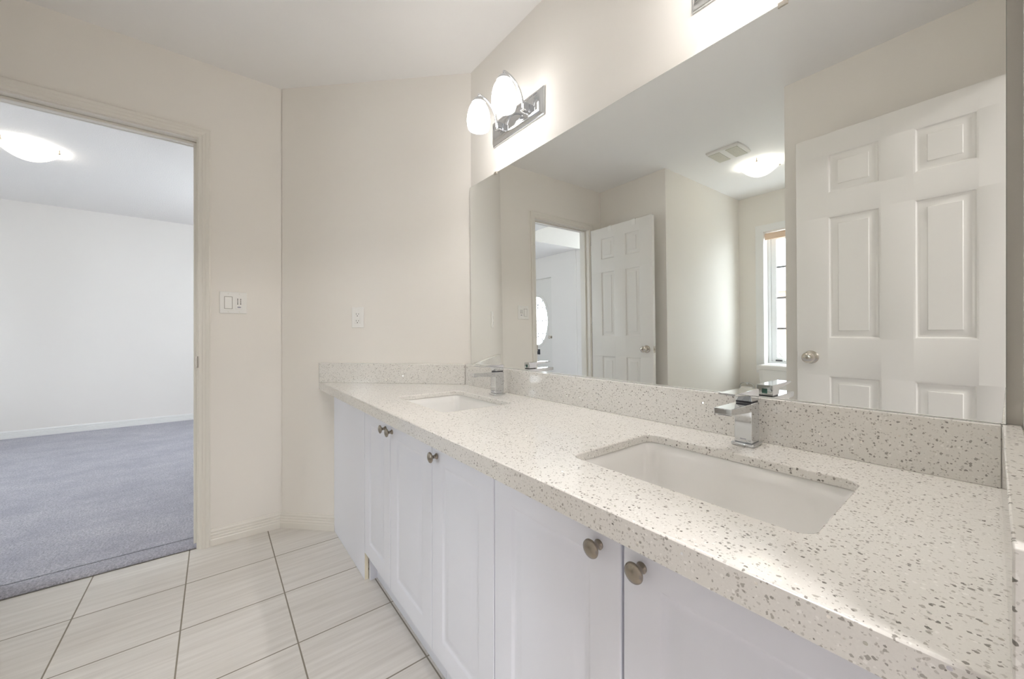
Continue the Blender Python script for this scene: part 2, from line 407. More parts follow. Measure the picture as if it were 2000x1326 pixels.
struct(B().box(2.475, 6.3, -3.7, 1.05, -0.06, 0.0), 'floor_hall', 'trim', 'subfloor beneath the carpet', 'floor')
# carpet with a rounded, slightly frayed front edge
b = B(); nseg = 90; rows = []
rnd = random.Random(3)
for i in range(nseg + 1):
    v_ = -0.76 + 0.69 * i / nseg; j = rnd.uniform(-0.002, 0.002); q = rnd.uniform(-0.0012, 0.0012)
    rows.append([(2.468 + j, v_, 0.001), (2.464 + j, v_, 0.006 + q), (2.470 + j, v_, 0.012 + q), (2.484, v_, 0.0145 + q), (2.53, v_, 0.015), (2.575, v_, 0.015)])
vv = [[b.v(*p) for p in r] for r in rows]
for r0, r1 in zip(vv, vv[1:]):
    for i in range(5): b.bm.faces.new((r0[i], r1[i], r1[i + 1], r0[i + 1]))
b.box(2.57, 6.2, -3.6, 1.0, 0.001, 0.015)
tag(b.build('carpet', 'carpet', smooth=True), 'grey lavender wall to wall carpet of the next room', 'carpet', kind='stuff')

# room behind the photographer
b = B(); b.box(-3.6, UE - 0.12, -2.0, 2.0, -0.06, 0)
struct(b, 'floor_entry', 'carpet', 'carpeted floor of the room behind the camera', 'floor')
struct(B().box(-3.6, UE - 0.12, -2.0, 2.0, H, H + 0.08), 'ceiling_entry', 'ceiling', 'ceiling of the room behind the camera', 'ceiling')
struct(B().box(-3.7, -3.6, -2.0, 2.0, 0, H), 'wall_entry_far', 'wall_hall', 'far wall of the room behind the camera', 'wall')
struct(B().box(-3.6, UE - 0.12, -2.1, -2.0, 0, H), 'wall_entry_side', 'wall_hall', 'side wall of the room behind the camera', 'wall')
struct(B().box(-3.6, UE - 0.12, 2.0, 2.1, 0, H), 'wall_entry_other_side', 'wall_hall', 'other side wall of the room behind the camera', 'wall')
b = B(); b.box(UE - 0.13, UE - 0.12, -2.0, -0.60, 0, H).box(UE - 0.13, UE - 0.12, VM_ + 0.12, 2.0, 0, H)
struct(b, 'wall_entry_inner', 'wall_hall', 'inner wall of the room behind the camera', 'wall')

# ------------------------------------------------------------------ trims
def strip_profile(b, a, c, nrm, prof):
    """baseboard from plan point a to c, nrm = plan normal into the room, prof = [(depth, height)]"""
    ra = [(a[0] + nrm[0] * d, a[1] + nrm[1] * d, h) for d, h in prof]; rc = [(c[0] + nrm[0] * d, c[1] + nrm[1] * d, h) for d, h in prof]
    return b.loops([ra, rc])
BB = [(0, 0), (0.0125, 0), (0.0125, 0.030), (0.0105, 0.034), (0.0115, 0.038), (0.0115, 0.044), (0.0085, 0.048), (0.0098, 0.052), (0.0098, 0.058), (0.0066, 0.062), (0.008, 0.066), (0.008, 0.072), (0.005, 0.077), (0.0035, 0.083), (0, 0.085)]
r2 = math.sqrt(0.5)
struct(strip_profile(B(), (UD, -0.018), (UD, K - UD), (-1, 0), BB), 'baseboard_left', 'trim', 'grooved baseboard beside the door casing', 'baseboard')
struct(strip_profile(B(), (UD - 0.002, K - UD + 0.002), (2.226, K - 2.226), (-r2, -r2), BB), 'baseboard_angled', 'trim', 'grooved baseboard under the angled wall', 'baseboard')
struct(strip_profile(B(), (6.20, -2.73), (6.20, 1.0), (-1, 0), [(d, h * 0.95 + 0.012) for d, h in BB]), 'baseboard_far', 'trim_white', 'white baseboard along the far carpeted room wall', 'baseboard')
struct(strip_profile(B(), (1.755, -2.353), (1.755, -0.93), (-1, 0), BB), 'baseboard_alcove', 'trim', 'baseboard of the alcove side wall', 'baseboard')

# hall doorway: casing with a stepped profile, jamb and stop, strike plate
def casing(b, u_face, v0, v1, htop, wd, nrm, h0=0.0):
    """three mitred legs around an opening v0..v1 (inner edges) up to htop on plane u = u_face"""
    prof = [(0, 0), (0, 0.008), (0.004, 0.0105), (0.014, 0.0105), (0.018, 0.013), (0.028, 0.0145), (0.032, 0.017), (wd - 0.006, 0.018), (wd, 0.015), (wd, 0)]
    path = [(v0, h0), (v0, htop), (v1, htop), (v1, h0)]
    dirs = [(-1, 0), (-1, 1), (1, 1), (1, 0)]
    rings = [[(u_face + nrm * d, p[0] + q[0] * o, p[1] + q[1] * o) for o, d in prof] for p, q in zip(path, dirs)]
    return b.loops(rings)
t1 = struct(casing(B(), UD, OV0 - 0.006, OV1 + 0.006, OH + 0.006, 0.049, -1), 'trim_1', 'trim', 'cream door casing around the opening to the carpeted room', 'trim')
b = B(); b.box(UD - 0.002, 2.572, OV1, OV1 + 0.012, 0, OH).box(UD - 0.002, 2.572, OV0 - 0.012, OV0, 0, OH).box(UD - 0.002, 2.572, OV0 - 0.012, OV1 + 0.012, OH, OH + 0.012)
b.build('jamb', 'trim', t1, bevel=0.0015)
b = B(); b.box(2.497, 2.530, OV1 - 0.013, OV1, 0.0, OH - 0.013).box(2.497, 2.530, OV0, OV0 + 0.013, 0, OH - 0.013).box(2.497, 2.530, OV0, OV1, OH - 0.013, OH)
b.build('door_stop', 'trim', t1, bevel=0.003)
b = B()
pr = [(2.500, OV1 - 0.001), (2.462, OV1 - 0.0025), (2.455, OV1 - 0.002), (2.448, OV1 + 0.002), (2.444, OV1 + 0.007), (2.4425, OV1 + 0.007), (2.4465, OV1 + 0.0005), (2.4545, OV1 - 0.0005), (2.500, OV1)]
hs_ = [0.906, 0.910, 0.958, 0.962]
b.loops([[(u, v, h) for u, v in pr] for h in hs_])
b.build('strike_plate', 'satin', t1, props={'label': 'small satin metal strike plate'})
struct(casing(B(), 2.57, OV0 - 0.006, OV1 + 0.006, OH + 0.006, 0.049, 1), 'trim_2', 'trim_white', 'door casing on the carpeted room side', 'trim')

# ------------------------------------------------------------------ six panel doors
DOORPROF = [(0.003, -0.0015), (0.006, -0.0015), (0.011, -0.009), (0.017, -0.011), (0.020, -0.011), (0.041, -0.0055), (0.0415, -0.0025)]
def six_panels(W, st, mull):
    a0, a1 = st, (W - mull) / 2; b0, b1 = (W + mull) / 2, W - st
    return [(x0, x1, y0, y1) for x0, x1 in ((a0, a1), (b0, b1)) for y0, y1 in ((0.215, 0.825), (1.005, 1.612), (1.722, 1.925))]
def round_knob(root, u, v, h, sgn, m='satin'):
    """door knob on a rosette; sgn = direction of v it points to"""
    prof = [(0.0, 0.0), (0.032, 0.0), (0.0325, 0.004), (0.029, 0.009), (0.016, 0.013), (0.0125, 0.018), (0.0125, 0.030), (0.017, 0.036), (0.0255, 0.043), (0.0275, 0.050), (0.0265, 0.057), (0.020, 0.062), (0.010, 0.064), (0.0, 0.0642)]
    k_ = B().lathe((u, v, h), [(max(r, 0.0005), sgn * t) for r, t in prof], 'v', 36).build('door_knob', m, root, smooth=True, angle=35)
    B().lathe((u, v, h), [(0.007, sgn * 0.0640), (0.007, sgn * 0.0655), (0.0015, sgn * 0.0655), (0.001, sgn * 0.064)], 'v', 20).build('privacy_button', 'nickel', k_)
# near door (seen in the mirror at right)
U0, W_, FV_ = -0.018, 0.68, -0.320
d2 = struct(B().panel_slab(lambda s, h, d: (U0 + s, FV_ + d, 0.012 + h), W_, 2.02, 0.035,
            [(0.078, 0.258, y0, y1) for y0, y1 in ((0.215, 0.825), (1.005, 1.612), (1.722, 1.918))] + [(0.360, 0.553, y0, y1) for y0, y1 in ((0.215, 0.825), (1.005, 1.612), (1.722, 1.918))],
            DOORPROF, True), 'door_2', 'door', 'large white six panel door open beside the camera', 'door', bevel=0.0012)
round_knob(d2, 0.602, FV_, 0.925, 1); round_knob(d2, 0.602, FV_ - 0.035, 0.925, -1)
B().box(U0 + W_ - 0.0005, U0 + W_ + 0.002, FV_ - 0.029, FV_ - 0.006, 0.897, 0.953).build('latch_plate', 'satin', d2, bevel=0.0005)
for hh in (0.25, 1.05, 1.80):
    B().lathe((U0 - 0.004, FV_ - 0.038, hh), [(0.0055, 0), (0.0055, 0.085)], 'h', 12).build('hinge', 'satin', d2, smooth=True)
# far door (beside the hall opening)
U1, W1, FV1 = 1.783, 0.655, -0.765
d1 = struct(B().panel_slab(lambda s, h, d: (U1 + s, FV1 + d, 0.012 + h), W1, 2.02, 0.035, six_panels(W1, 0.115, 0.108), DOORPROF, True),
            'door_1', 'door', 'far white six panel door open beside the hall doorway', 'door', bevel=0.0012)
round_knob(d1, U1 + 0.062, FV1, 0.91, 1); round_knob(d1, U1 + 0.062, FV1 - 0.035, 0.91, -1)
B().box(U1 - 0.002, U1 + 0.0005, FV1 - 0.029, FV1 - 0.006, 0.882, 0.938).build('latch_plate', 'satin', d1, bevel=0.0005)
B().box(U1 - 0.009, U1 - 0.001, FV1 - 0.023, FV1 - 0.012, 0.903, 0.917).build('latch_bolt', 'satin', d1, bevel=0.001)
for hh in (0.25, 1.05, 1.80):
    B().lathe((U1 + W1 + 0.006, FV1 - 0.004, hh), [(0.0055, 0), (0.0055, 0.085)], 'h', 12).build('hinge', 'satin', d1, smooth=True)
for i, (hu, lab) in enumerate(((2.215, 'white plastic hook over the far door top, nearer its hinges'), (1.958, 'white plastic hook over the far door top, nearer its free edge'))):
    b = B()
    pr = [(FV1 + 0.0005, 1.985), (FV1 + 0.003, 1.985), (FV1 + 0.003, 2.0355), (FV1 - 0.038, 2.0355), (FV1 - 0.038, 2.005), (FV1 - 0.0355, 2.005), (FV1 - 0.0355, 2.0325), (FV1 + 0.0005, 2.0325)]
    b.loops([[(hu + s, v, h) for v, h in pr] for s in (-0.018, 0.018)])
    hk = b.build('over_door_hook', 'plastic', bevel=0.0006); tag(hk, lab, 'hook', 'hooks over the far door')

# ------------------------------------------------------------------ front door with an oval light (deep in the mirror)
OC, OA, OB, OHC = 5.555, 0.305, 0.475, 1.265
b = B(); NN = 56
ov = lambda k_: [(OC + OA * k_ * math.cos(2 * math.pi * i / NN), OHC + OB * k_ * math.sin(2 * math.pi * i / NN)) for i in range(NN)]
def ell(a_, b_): return [(OC + a_ * math.cos(2 * math.pi * i / NN), OHC + b_ * math.sin(2 * math.pi * i / NN)) for i in range(NN)]
outer = [(DU0 + 0.004, 0.02), (DU1 - 0.004, 0.02), (DU1 - 0.004, DH - 0.005), (DU0 + 0.004, DH - 0.005)]
inner = ell(OA, OB)
for vv_ in (FV - 0.045, FV - 0.09):
    edges = []
    for loop in (outer, inner):
        q = [b.v(u, vv_, h) for u, h in loop]; edges += [b.bm.edges.new((q[i], q[(i + 1) % len(q)])) for i in range(len(q))]
    bmesh.ops.triangle_fill(b.bm, edges=edges, use_beauty=True)
for loop in (outer, inner):
    for i in range(len(loop)):
        a, c = loop[i], loop[(i + 1) % len(loop)]
        b.bm.faces.new((b.v(a[0], FV - 0.045, a[1]), b.v(c[0], FV - 0.045, c[1]), b.v(c[0], FV - 0.09, c[1]), b.v(a[0], FV - 0.09, a[1])))
d3 = struct(b, 'door_3', 'door', 'white front door with a leaded oval window', 'door')
prof = [(-0.012, 0.0), (-0.012, 0.008), (0.008, 0.016), (0.028, 0.012), (0.044, 0.004), (0.044, 0.0)]
b = B(); b.loops([[(u, FV - 0.045 + dv, h) for u, h in ell(OA + o, OB + o)] for o, dv in prof], False, False); b.build('oval_frame', 'door', d3, smooth=True, angle=60)
pane = B().loops([[(u, FV - 0.066 + dv, h) for u, h in ell(OA, OB)] for dv in (0.002, -0.002)]).build('oval_pane', 'glass', d3)
b = B()
def bar(b, p, q, r=0.008): return b.tube([(p[0], FV - 0.060, p[1]), (q[0], FV - 0.060, q[1])], r, 6)
for du in (-0.13, 0.0, 0.13, 0.225, -0.225):
    hh = OB * math.sqrt(1 - (du / OA) ** 2); bar(b, (OC + du, OHC - hh), (OC + du, OHC + hh))
for dh in (-0.25, 0.0, 0.25):
    uu = OA * math.sqrt(1 - (dh / OB) ** 2); bar(b, (OC - uu, OHC + dh), (OC + uu, OHC + dh))
for sg in (-1, 1):
    for s2 in (-1, 1): bar(b, (OC + s2 * 0.16, OHC + sg * 0.38), (OC, OHC + sg * 0.30))
b.build('leading', 'caming', pane, smooth=True)
b = B(); b.box(5.49, 5.62, FV - 0.046, FV - 0.036, 0.615, 0.715); b.build('mail_flap', 'dark', d3, bevel=0.002)
b = B(); b.lathe((DU0 + 0.07, FV - 0.045, 0.95), [(0.03, 0), (0.03, 0.008), (0.012, 0.012), (0.012, 0.04), (0.027, 0.045), (0.027, 0.06), (0.015, 0.066)], 'v', 24); b.build('door_knob', 'satin', d3, smooth=True)

# ------------------------------------------------------------------ alcove window
b = B()
cw = 0.07
b.loops([[(u, WV + d, h) for u, h in r] for r, d in (
    ([(WU0 - cw, WH0 - 0.085), (WU1 + cw, WH0 - 0.085), (WU1 + cw, WH1 + cw), (WU0 - cw, WH1 + cw)], 0.0),
    ([(WU0 - cw, WH0 - 0.085), (WU1 + cw, WH0 - 0.085), (WU1 + cw, WH1 + cw), (WU0 - cw, WH1 + cw)], 0.016),
    ([(WU0 + 0.0009, WH0 + 0.0009), (WU1 - 0.0009, WH0 + 0.0009), (WU1 - 0.0009, WH1 - 0.0009), (WU0 + 0.0009, WH1 - 0.0009)], 0.012),
    ([(WU0 + 0.0009, WH0 + 0.0009), (WU1 - 0.0009, WH0 + 0.0009), (WU1 - 0.0009, WH1 - 0.0009), (WU0 + 0.0009, WH1 - 0.0009)], -0.099))], False, False)
w1 = struct(b, 'window_1', 'trim_white', 'narrow alcove casement window with glazing bars', 'window')
def ring_frame(b, u0, u1, h0, h1, wd, v0, v1):
    b.loops([[(u0, v, h0), (u1, v, h0), (u1, v, h1), (u0, v, h1)] if o == 0 else [(u0 + wd, v, h0 + wd), (u1 - wd, v, h0 + wd), (u1 - wd, v, h1 - wd), (u0 + wd, v, h1 - wd)] for o, v in ((0, v0), (0, v1), (1, v1), (1, v0))], False, False, closed=True)
    return b
ring_frame(B(), WU0 + 0.0005, WU1 - 0.0005, WH0 + 0.0005, WH1 - 0.0005, 0.026, WV - 0.155, WV - 0.100).build('window_frame', 'vinyl', w1, bevel=0.002)
ring_frame(B(), WU0 + 0.027, WU1 - 0.027, WH0 + 0.027, WH1 - 0.027, 0.048, WV - 0.150, WV - 0.112).build('sash', 'vinyl', w1, bevel=0.004)
gu0, gu1, gh0, gh1 = WU0 + 0.073, WU1 - 0.073, WH0 + 0.073, WH1 - 0.073
pn = B().box(gu0, gu1, WV - 0.134, WV - 0.128, gh0, gh1).build('pane', 'glass', w1)
b = B()
for hh in (1.69, 1.374, 1.058): b.box(gu0, gu1, WV - 0.1275, WV - 0.119, hh - 0.010, hh + 0.010)
b.box(1.250, 1.270, WV - 0.1275, WV - 0.119, gh0, gh1)
b.build('glazing_bars', 'caming', pn)
B().box(WU0 + 0.0012, WU1 - 0.0012, WV - 0.0985, WV + 0.024, WH0 - 0.004, WH0 + 0.012).build('sill', 'trim_white', w1, bevel=0.003)
B().box(1.40, 1.455, WV - 0.112, WV - 0.100, WH0 + 0.034, WH0 + 0.046).build('crank_slot', 'dark', w1)
b = B(); b.tube([(1.385, WV - 0.10, WH0 + 0.035), (1.37, WV - 0.085, WH0 + 0.045), (1.415, WV - 0.07, WH0 + 0.125)], [0.006, 0.006, 0.007], 8); b.build('crank_handle', 'plastic', w1, smooth=True)
b = B(); b.lathe((WU0 + 0.006, WV - 0.034, 2.012), [(0.026, 0), (0.026, WU1 - WU0 - 0.012)], 'u', 24)
rb = thing('roller_blind', 'peach roller blind rolled up at the top of the alcove window', 'blind', (1.26, WV - 0.03, 1.98))
b.build('fabric_roll', 'blind', rb, smooth=True)
B().box(WU0 + 0.01, WU1 - 0.01, WV - 0.012, WV - 0.006, 1.972, 2.012).build('fabric_hem', 'blind', rb)
B().box(WU0 + 0.01, WU1 - 0.01, WV - 0.016, WV - 0.002, 1.966, 1.976).build('bottom_bar', 'blind', rb, bevel=0.003)
B().box(WU0 + 0.001, WU0 + 0.006, WV - 0.06, WV - 0.006, 1.985, 2.049).build('bracket', 'plastic', rb)
B().box(WU1 - 0.006, WU1 - 0.001, WV - 0.06, WV - 0.006, 1.985, 2.049).build('bracket', 'plastic', rb)
# unseen stairwell window, added to light the hall
b = B(); ring_frame(b, SU0, SU1, SH0, SH1, 0.05, -3.70, -3.62)
w2 = struct(b, 'added_window_2', 'vinyl', 'unseen tall foyer window added for daylight', 'window')
B().box(SU0 + 0.05, SU1 - 0.05, -3.67, -3.665, SH0 + 0.05, SH1 - 0.05).build('pane', 'glass', w2)
b = B()
for q in (1.5, 2.25): b.box(SU0 + 0.05, SU1 - 0.05, -3.664, -3.64, q - 0.02, q + 0.02)
b.build('glazing_bars', 'vinyl', w2)

w3 = struct(ring_frame(B(), HW[0], HW[1], HW[2], HW[3], 0.05, 1.03, 1.09), 'added_window_3', 'vinyl', 'unseen side window added to light the carpeted room', 'window')  # out-of-view window, put in to brighten the carpeted room
B().box(HW[0] + 0.05, HW[1] - 0.05, 1.06, 1.065, HW[2] + 0.05, HW[3] - 0.05).build('pane', 'glass', w3)
B().box(4.635, 4.665, 1.045, 1.08, HW[2] + 0.05, HW[3] - 0.05).build('mullion', 'vinyl', w3)
# ------------------------------------------------------------------ countertop, splashes, sinks
CT, CB, CAP, CF = 0.812, 0.794, 0.772, 0.449
SL = (1.115, 1.527, 0.590, 0.881); SR = (0.141, 0.550, 0.590, 0.881)
b = B()
outer = [(UE + 0.001, CF), (K - CF - 0.002, CF), (K - VM_ + 0.002 - 0.002, VM_ - 0.001), (UE + 0.001, VM_ - 0.001)]
slab_with_holes(b, outer, [rrect(*SL, 0.025), rrect(*SR, 0.025)], CB, CT)
ct = b.build('countertop', 'quartz', bevel=0.0025, seg=2)
bw = ct.data.attributes.new('bevel_weight_edge', 'FLOAT', 'EDGE')
top_ = [abs(v_.co.z - CT) < 1e-5 for v_ in ct.data.vertices]
bmq = bmesh.new(); bmq.from_mesh(ct.data); bmq.edges.ensure_lookup_table()
for e_ in bmq.edges:
    if top_[e_.verts[0].index] and top_[e_.verts[1].index] and len(e_.link_faces) == 2 and abs(e_.link_faces[0].normal.z - e_.link_faces[1].normal.z) > 0.5: bw.data[e_.index].value = 1.0
bmq.free(); ct.modifiers['edge'].limit_method = 'WEIGHT'
tag(ct, 'long speckled white quartz countertop with two sink cutouts', 'countertop')
B().prism([(UE + 0.001, CF), (K - CF - 0.002, CF), (K - CF - 0.022, CF + 0.020), (UE + 0.001, CF + 0.020)], CAP, CB + 0.0001).build('front_apron', 'quartz', ct)
ST = 0.9164
b = B(); b.prism([(-0.0078, VM_ - 0.032), (K - VM_ - 0.0295 + 0.012 + 0.0195, VM_ - 0.032), (K - VM_ - 0.001, VM_ - 0.001), (-0.0078, VM_ - 0.001)], CT, ST)
tag(b.build('backsplash', 'quartz', bevel=0.0015), 'long speckled quartz upstand under the mirror', 'backsplash')
b = B(); g = 0.0283
b.prism([(K - CF - 0.0015, CF), (K - VM_ + 0.030, VM_ - 0.0335), (K - VM_ + 0.030 - g, VM_ - 0.0335), (K - CF - g, CF)], CT, ST)
tag(b.build('side_splash', 'quartz', bevel=0.0015), 'speckled quartz upstand against the angled wall below the outlet', 'backsplash')
b = B(); b.box(UE + 0.001, -0.008, CF - 0.008, VM_ - 0.001, CT, ST)
tag(b.build('side_splash', 'quartz', bevel=0.0015), 'speckled quartz upstand at the near right end of the counter', 'backsplash')

def sink(rect, label):
    u0, u1, v0, v1 = rect; cu, cv = (u0 + u1) / 2, (v0 + v1) / 2
    root = thing('sink_basin', label, 'sink', (cu, cv, 0.63), 'undermount sinks')
    b = B(); rings = []
    for off, h, r in ((0.022, CB - 0.002, 0.04), (0.022, CB - 0.012, 0.04), (0.012, CB - 0.016, 0.032)):
        pass
    def rr(off, h, r): return [(u, v, h) for u, v in rrect(u0 - off, u1 + off, v0 - off, v1 + off, r)]
    inner = [rr(0.020, CB - 0.0008, 0.04), rr(0.004, CB - 0.0008, 0.028), rr(0.001, CB - 0.003, 0.027), rr(-0.002, CB - 0.03, 0.03), rr(-0.012, CB - 0.115, 0.035), rr(-0.022, CB - 0.135, 0.035), rr(-0.045, CB - 0.143, 0.03), rr(-0.11, CB - 0.147, 0.02)]
    outer_ = [rr(-0.11, CB - 0.160, 0.02), rr(-0.03, CB - 0.155, 0.04), rr(0.006, CB - 0.12, 0.04), rr(0.012, CB - 0.015, 0.04), rr(0.020, CB - 0.012, 0.04)]
    b.loops(inner + outer_, False, False, closed=True)
    b.bm.faces.new([b.v(u, v, CB - 0.147) for u, v in rrect(u0 + 0.11, u1 - 0.11, v0 + 0.11, v1 - 0.11, 0.02)])
    b.bm.faces.new([b.v(u, v, CB - 0.160) for u, v in rrect(u0 + 0.11, u1 - 0.11, v0 + 0.11, v1 - 0.11, 0.02)])
    b.build('basin', 'porcelain', root, smooth=True, angle=50)
    B().lathe((cu, cv + 0.02, CB - 0.1465), [(0.0005, 0.0), (0.030, 0.0), (0.031, 0.002), (0.027, 0.004), (0.022, 0.0035), (0.021, 0.007), (0.0005, 0.0075)], 'h', 28).build('drain', 'chrome', root, smooth=True)
sink(SR, 'rectangular white undermount sink at the near right end of the counter')
sink(SL, 'rectangular white undermount sink at the far end near the angled wall')

# ------------------------------------------------------------------ faucets
def faucet(cu, cv, label):
    root = thing('faucet', label, 'faucet', (cu, cv, CT), 'square chrome faucets')
    z = CT
    B().box(cu - 0.024, cu + 0.024, cv - 0.028, cv + 0.028, z, z + 0.008).build('base_plate', 'chrome', root, bevel=0.003, seg=3)
    bd = B().box(cu - 0.0185, cu + 0.0185, cv - 0.022, cv + 0.022, z + 0.008, z + 0.099).build('body', 'chrome', root, bevel=0.0015, seg=3)
    b = B()
    for k_ in range(5): b.box(cu - 0.006 + k_ * 0.0026, cu - 0.0045 + k_ * 0.0026, cv - 0.0224, cv - 0.0219, z + 0.0155, z + 0.0180)
    b.build('maker_mark', 'grey_mark', bd)
    b = B(); b.hexa([(cu - 0.0182, cv - 0.128, z + 0.0855), (cu + 0.0182, cv - 0.128, z + 0.0855), (cu + 0.0182, cv - 0.020, z + 0.079), (cu - 0.0182, cv - 0.020, z + 0.079),
                     (cu - 0.0182, cv - 0.128, z + 0.0985), (cu + 0.0182, cv - 0.128, z + 0.0985), (cu + 0.0182, cv - 0.020, z + 0.0985), (cu - 0.0182, cv - 0.020, z + 0.0985)])
    sp_ = b.build('spout', 'chrome', root, bevel=0.0015, seg=3)
    B().box(cu - 0.012, cu + 0.012, cv - 0.122, cv - 0.108, z + 0.0835, z + 0.0858).build('aerator', 'dark', sp_)
    B().box(cu - 0.0165, cu + 0.0165, cv - 0.018, cv + 0.019, z + 0.098, z + 0.1035).build('cartridge_collar', 'dark', root)
    b = B()
    b.loops([[(cu + s, v, h) for v, h in ((cv + 0.0215, z + 0.103), (cv + 0.0215, z + 0.129), (cv - 0.108, z + 0.1285), (cv - 0.108, z + 0.1245), (cv - 0.035, z + 0.1175), (cv - 0.024, z + 0.1165), (cv - 0.020, z + 0.103))] for s in (-0.0180, 0.0180)])
    lv = b.build('lever', 'chrome', root, bevel=0.0012, seg=3)
    B().box(cu - 0.006, cu + 0.006, cv + 0.0213, cv + 0.0222, z + 0.108, z + 0.120).build('indicator', 'green', lv, bevel=0.0005)
faucet(0.3555, 0.975, 'square chrome faucet behind the near right sink')
faucet(1.3185, 0.955, 'square chrome faucet behind the far sink')

# ------------------------------------------------------------------ vanity cabinets
DF = 0.513            # door faces
CABPROF = [(0.0, 0.0), (0.003, -0.0012), (0.007, -0.0045), (0.012, -0.0052), (0.019, -0.0045), (0.034, -0.0005), (0.040, 0.0)]
def knob(parent, u, h):
    prof = [(0.0005, 0.0), (0.0085, 0.0), (0.0088, -0.002), (0.0065, -0.0045), (0.0048, -0.009), (0.0052, -0.013), (0.0085, -0.0165), (0.0145, -0.0195), (0.0158, -0.0215), (0.0152, -0.0235), (0.010, -0.0262), (0.0045, -0.0274), (0.0005, -0.0277)]
    return B().lathe((u, DF, h), prof, 'v', 32).build('knob', 'nickel', parent, smooth=True, angle=50)
def cab_door(root, u0, u1, knob_u, hb=0.120, ht=0.766):
    W = u1 - u0; Hh = ht - hb
    d = B().panel_slab(lambda s, h, dd: (u0 + s, DF - dd, hb + h), W, Hh, 0.018, [(0.062, W - 0.062, 0.062, Hh - 0.074)], CABPROF).build('door', 'cabinet', root, bevel=0.003, seg=3)
    if knob_u is not None: knob(d, knob_u, 0.711)
    return d
def carcass(root, u0, u1, edge_v=VM_ - 0.005):
    b = B(); b.box(u0, u0 + 0.016, DF + 0.020, edge_v, 0.10, CAP + 0.0205).box(u1 - 0.016, u1, DF + 0.020, edge_v, 0.10, CAP + 0.0205)
    b.box(u0 + 0.016, u1 - 0.016, DF + 0.020, edge_v, 0.10, 0.116).box(u0 + 0.016, u1 - 0.016, DF + 0.020, DF + 0.036, 0.70, CAP + 0.0205).box(u0 + 0.016, u1 - 0.016, edge_v - 0.006, edge_v, 0.116, 0.55)
    b.build('body', 'cabinet', root)
    B().box(u0, u1, 0.563, 0.577, 0.0, 0.10).build('toe_kick', 'cabinet', root)
root = thing('vanity_cabinet', 'white two door vanity cabinet nearest the angled wall, under the far sink', 'cabinet', (1.55, 0.78, 0), 'white vanity cabinets')
carcass(root, 1.0445, 1.676)
cab_door(root, 1.3885, 1.692, 1.434); cab_door(root, 1.0445, 1.3855, 1.367)
B().box(1.676, 1.692, DF + 0.019, 0.563, 0.0, CAP + 0.0205).build('end_return', 'cabinet', root)
root2 = thing('vanity_cabinet', 'white single door vanity cabinet in the middle of the counter, between the sinks', 'cabinet', (0.88, 0.78, 0), 'white vanity cabinets')
carcass(root2, 0.7225, 1.0435)
cab_door(root2, 0.7225, 1.0415, 1.011)
root3 = thing('vanity_cabinet', 'white two door vanity cabinet under the near right sink', 'cabinet', (0.37, 0.78, 0), 'white vanity cabinets')
carcass(root3, -0.0285, 0.7215)
cab_door(root3, 0.3700, 0.7195, 0.414); cab_door(root3, 0.016, 0.3655, 0.332)
B().box(-0.0285, 0.013, DF, DF + 0.018, 0.12, 0.766).build('filler_strip', 'cabinet', root3, bevel=0.0015)
fp = thing('filler_panel', 'plain white panel reaching the floor between the angled wall and the cabinets', 'panel', (1.95, 0.52, 0))
B().prism([(1.694, DF), (K - DF - 0.003, DF), (K - DF - 0.019, DF + 0.016), (1.694, DF + 0.016)], 0.001, CAP - 0.001).build('panel', 'cabinet', fp, bevel=0.0008)
B().box(1.6925, 1.6940, DF + 0.001, DF + 0.0165, 0.001, 0.1195).build('raw_edge', 'cabinet_edge', fp, props={'label': 'cream unfinished cut edge'})

# ------------------------------------------------------------------ mirror
ME, MD, MM = 0.009, 0.0114, 1.040
mv = lambda u, h: MM + ME * (u - 0.85) - MD * (h - 1.3)
mu0, mu1, mh0, mh1 = -0.0125, 1.6815, 0.9172, 1.8315
mr = thing('wall_mirror', 'wide frameless mirror above the long backsplash', 'mirror', (0.83, 1.04, mh0))
crn = [(mu0, mh0), (mu1, mh0), (mu1, mh1), (mu0, mh1)]
b = B(); q = [b.v(u, mv(u, h), h) for u, h in crn]; b.bm.faces.new(q)
gl_ = b.build('mirror_glass', 'mirror', mr)
b = B(); b.loops([[(u + du * o, mv(u, h) + d, h + dh * o) for (u, h), (du, dh) in zip(crn, ((-1, -1), (1, -1), (1, 1), (-1, 1)))] for o, d in ((0, 0.0001), (0.0006, 0.0002), (0.0006, 0.0019), (0, 0.0019))], False, True)
b.build('glass_edge', 'glass_edge', mr)
for cu_ in (1.448, 0.30):
    B().box(cu_ - 0.010, cu_ + 0.010, mv(cu_, mh1) - 0.003, VM_ - 0.001, mh1 - 0.007, mh1 + 0.004).build('mirror_clip', 'satin', mr, bevel=0.001)

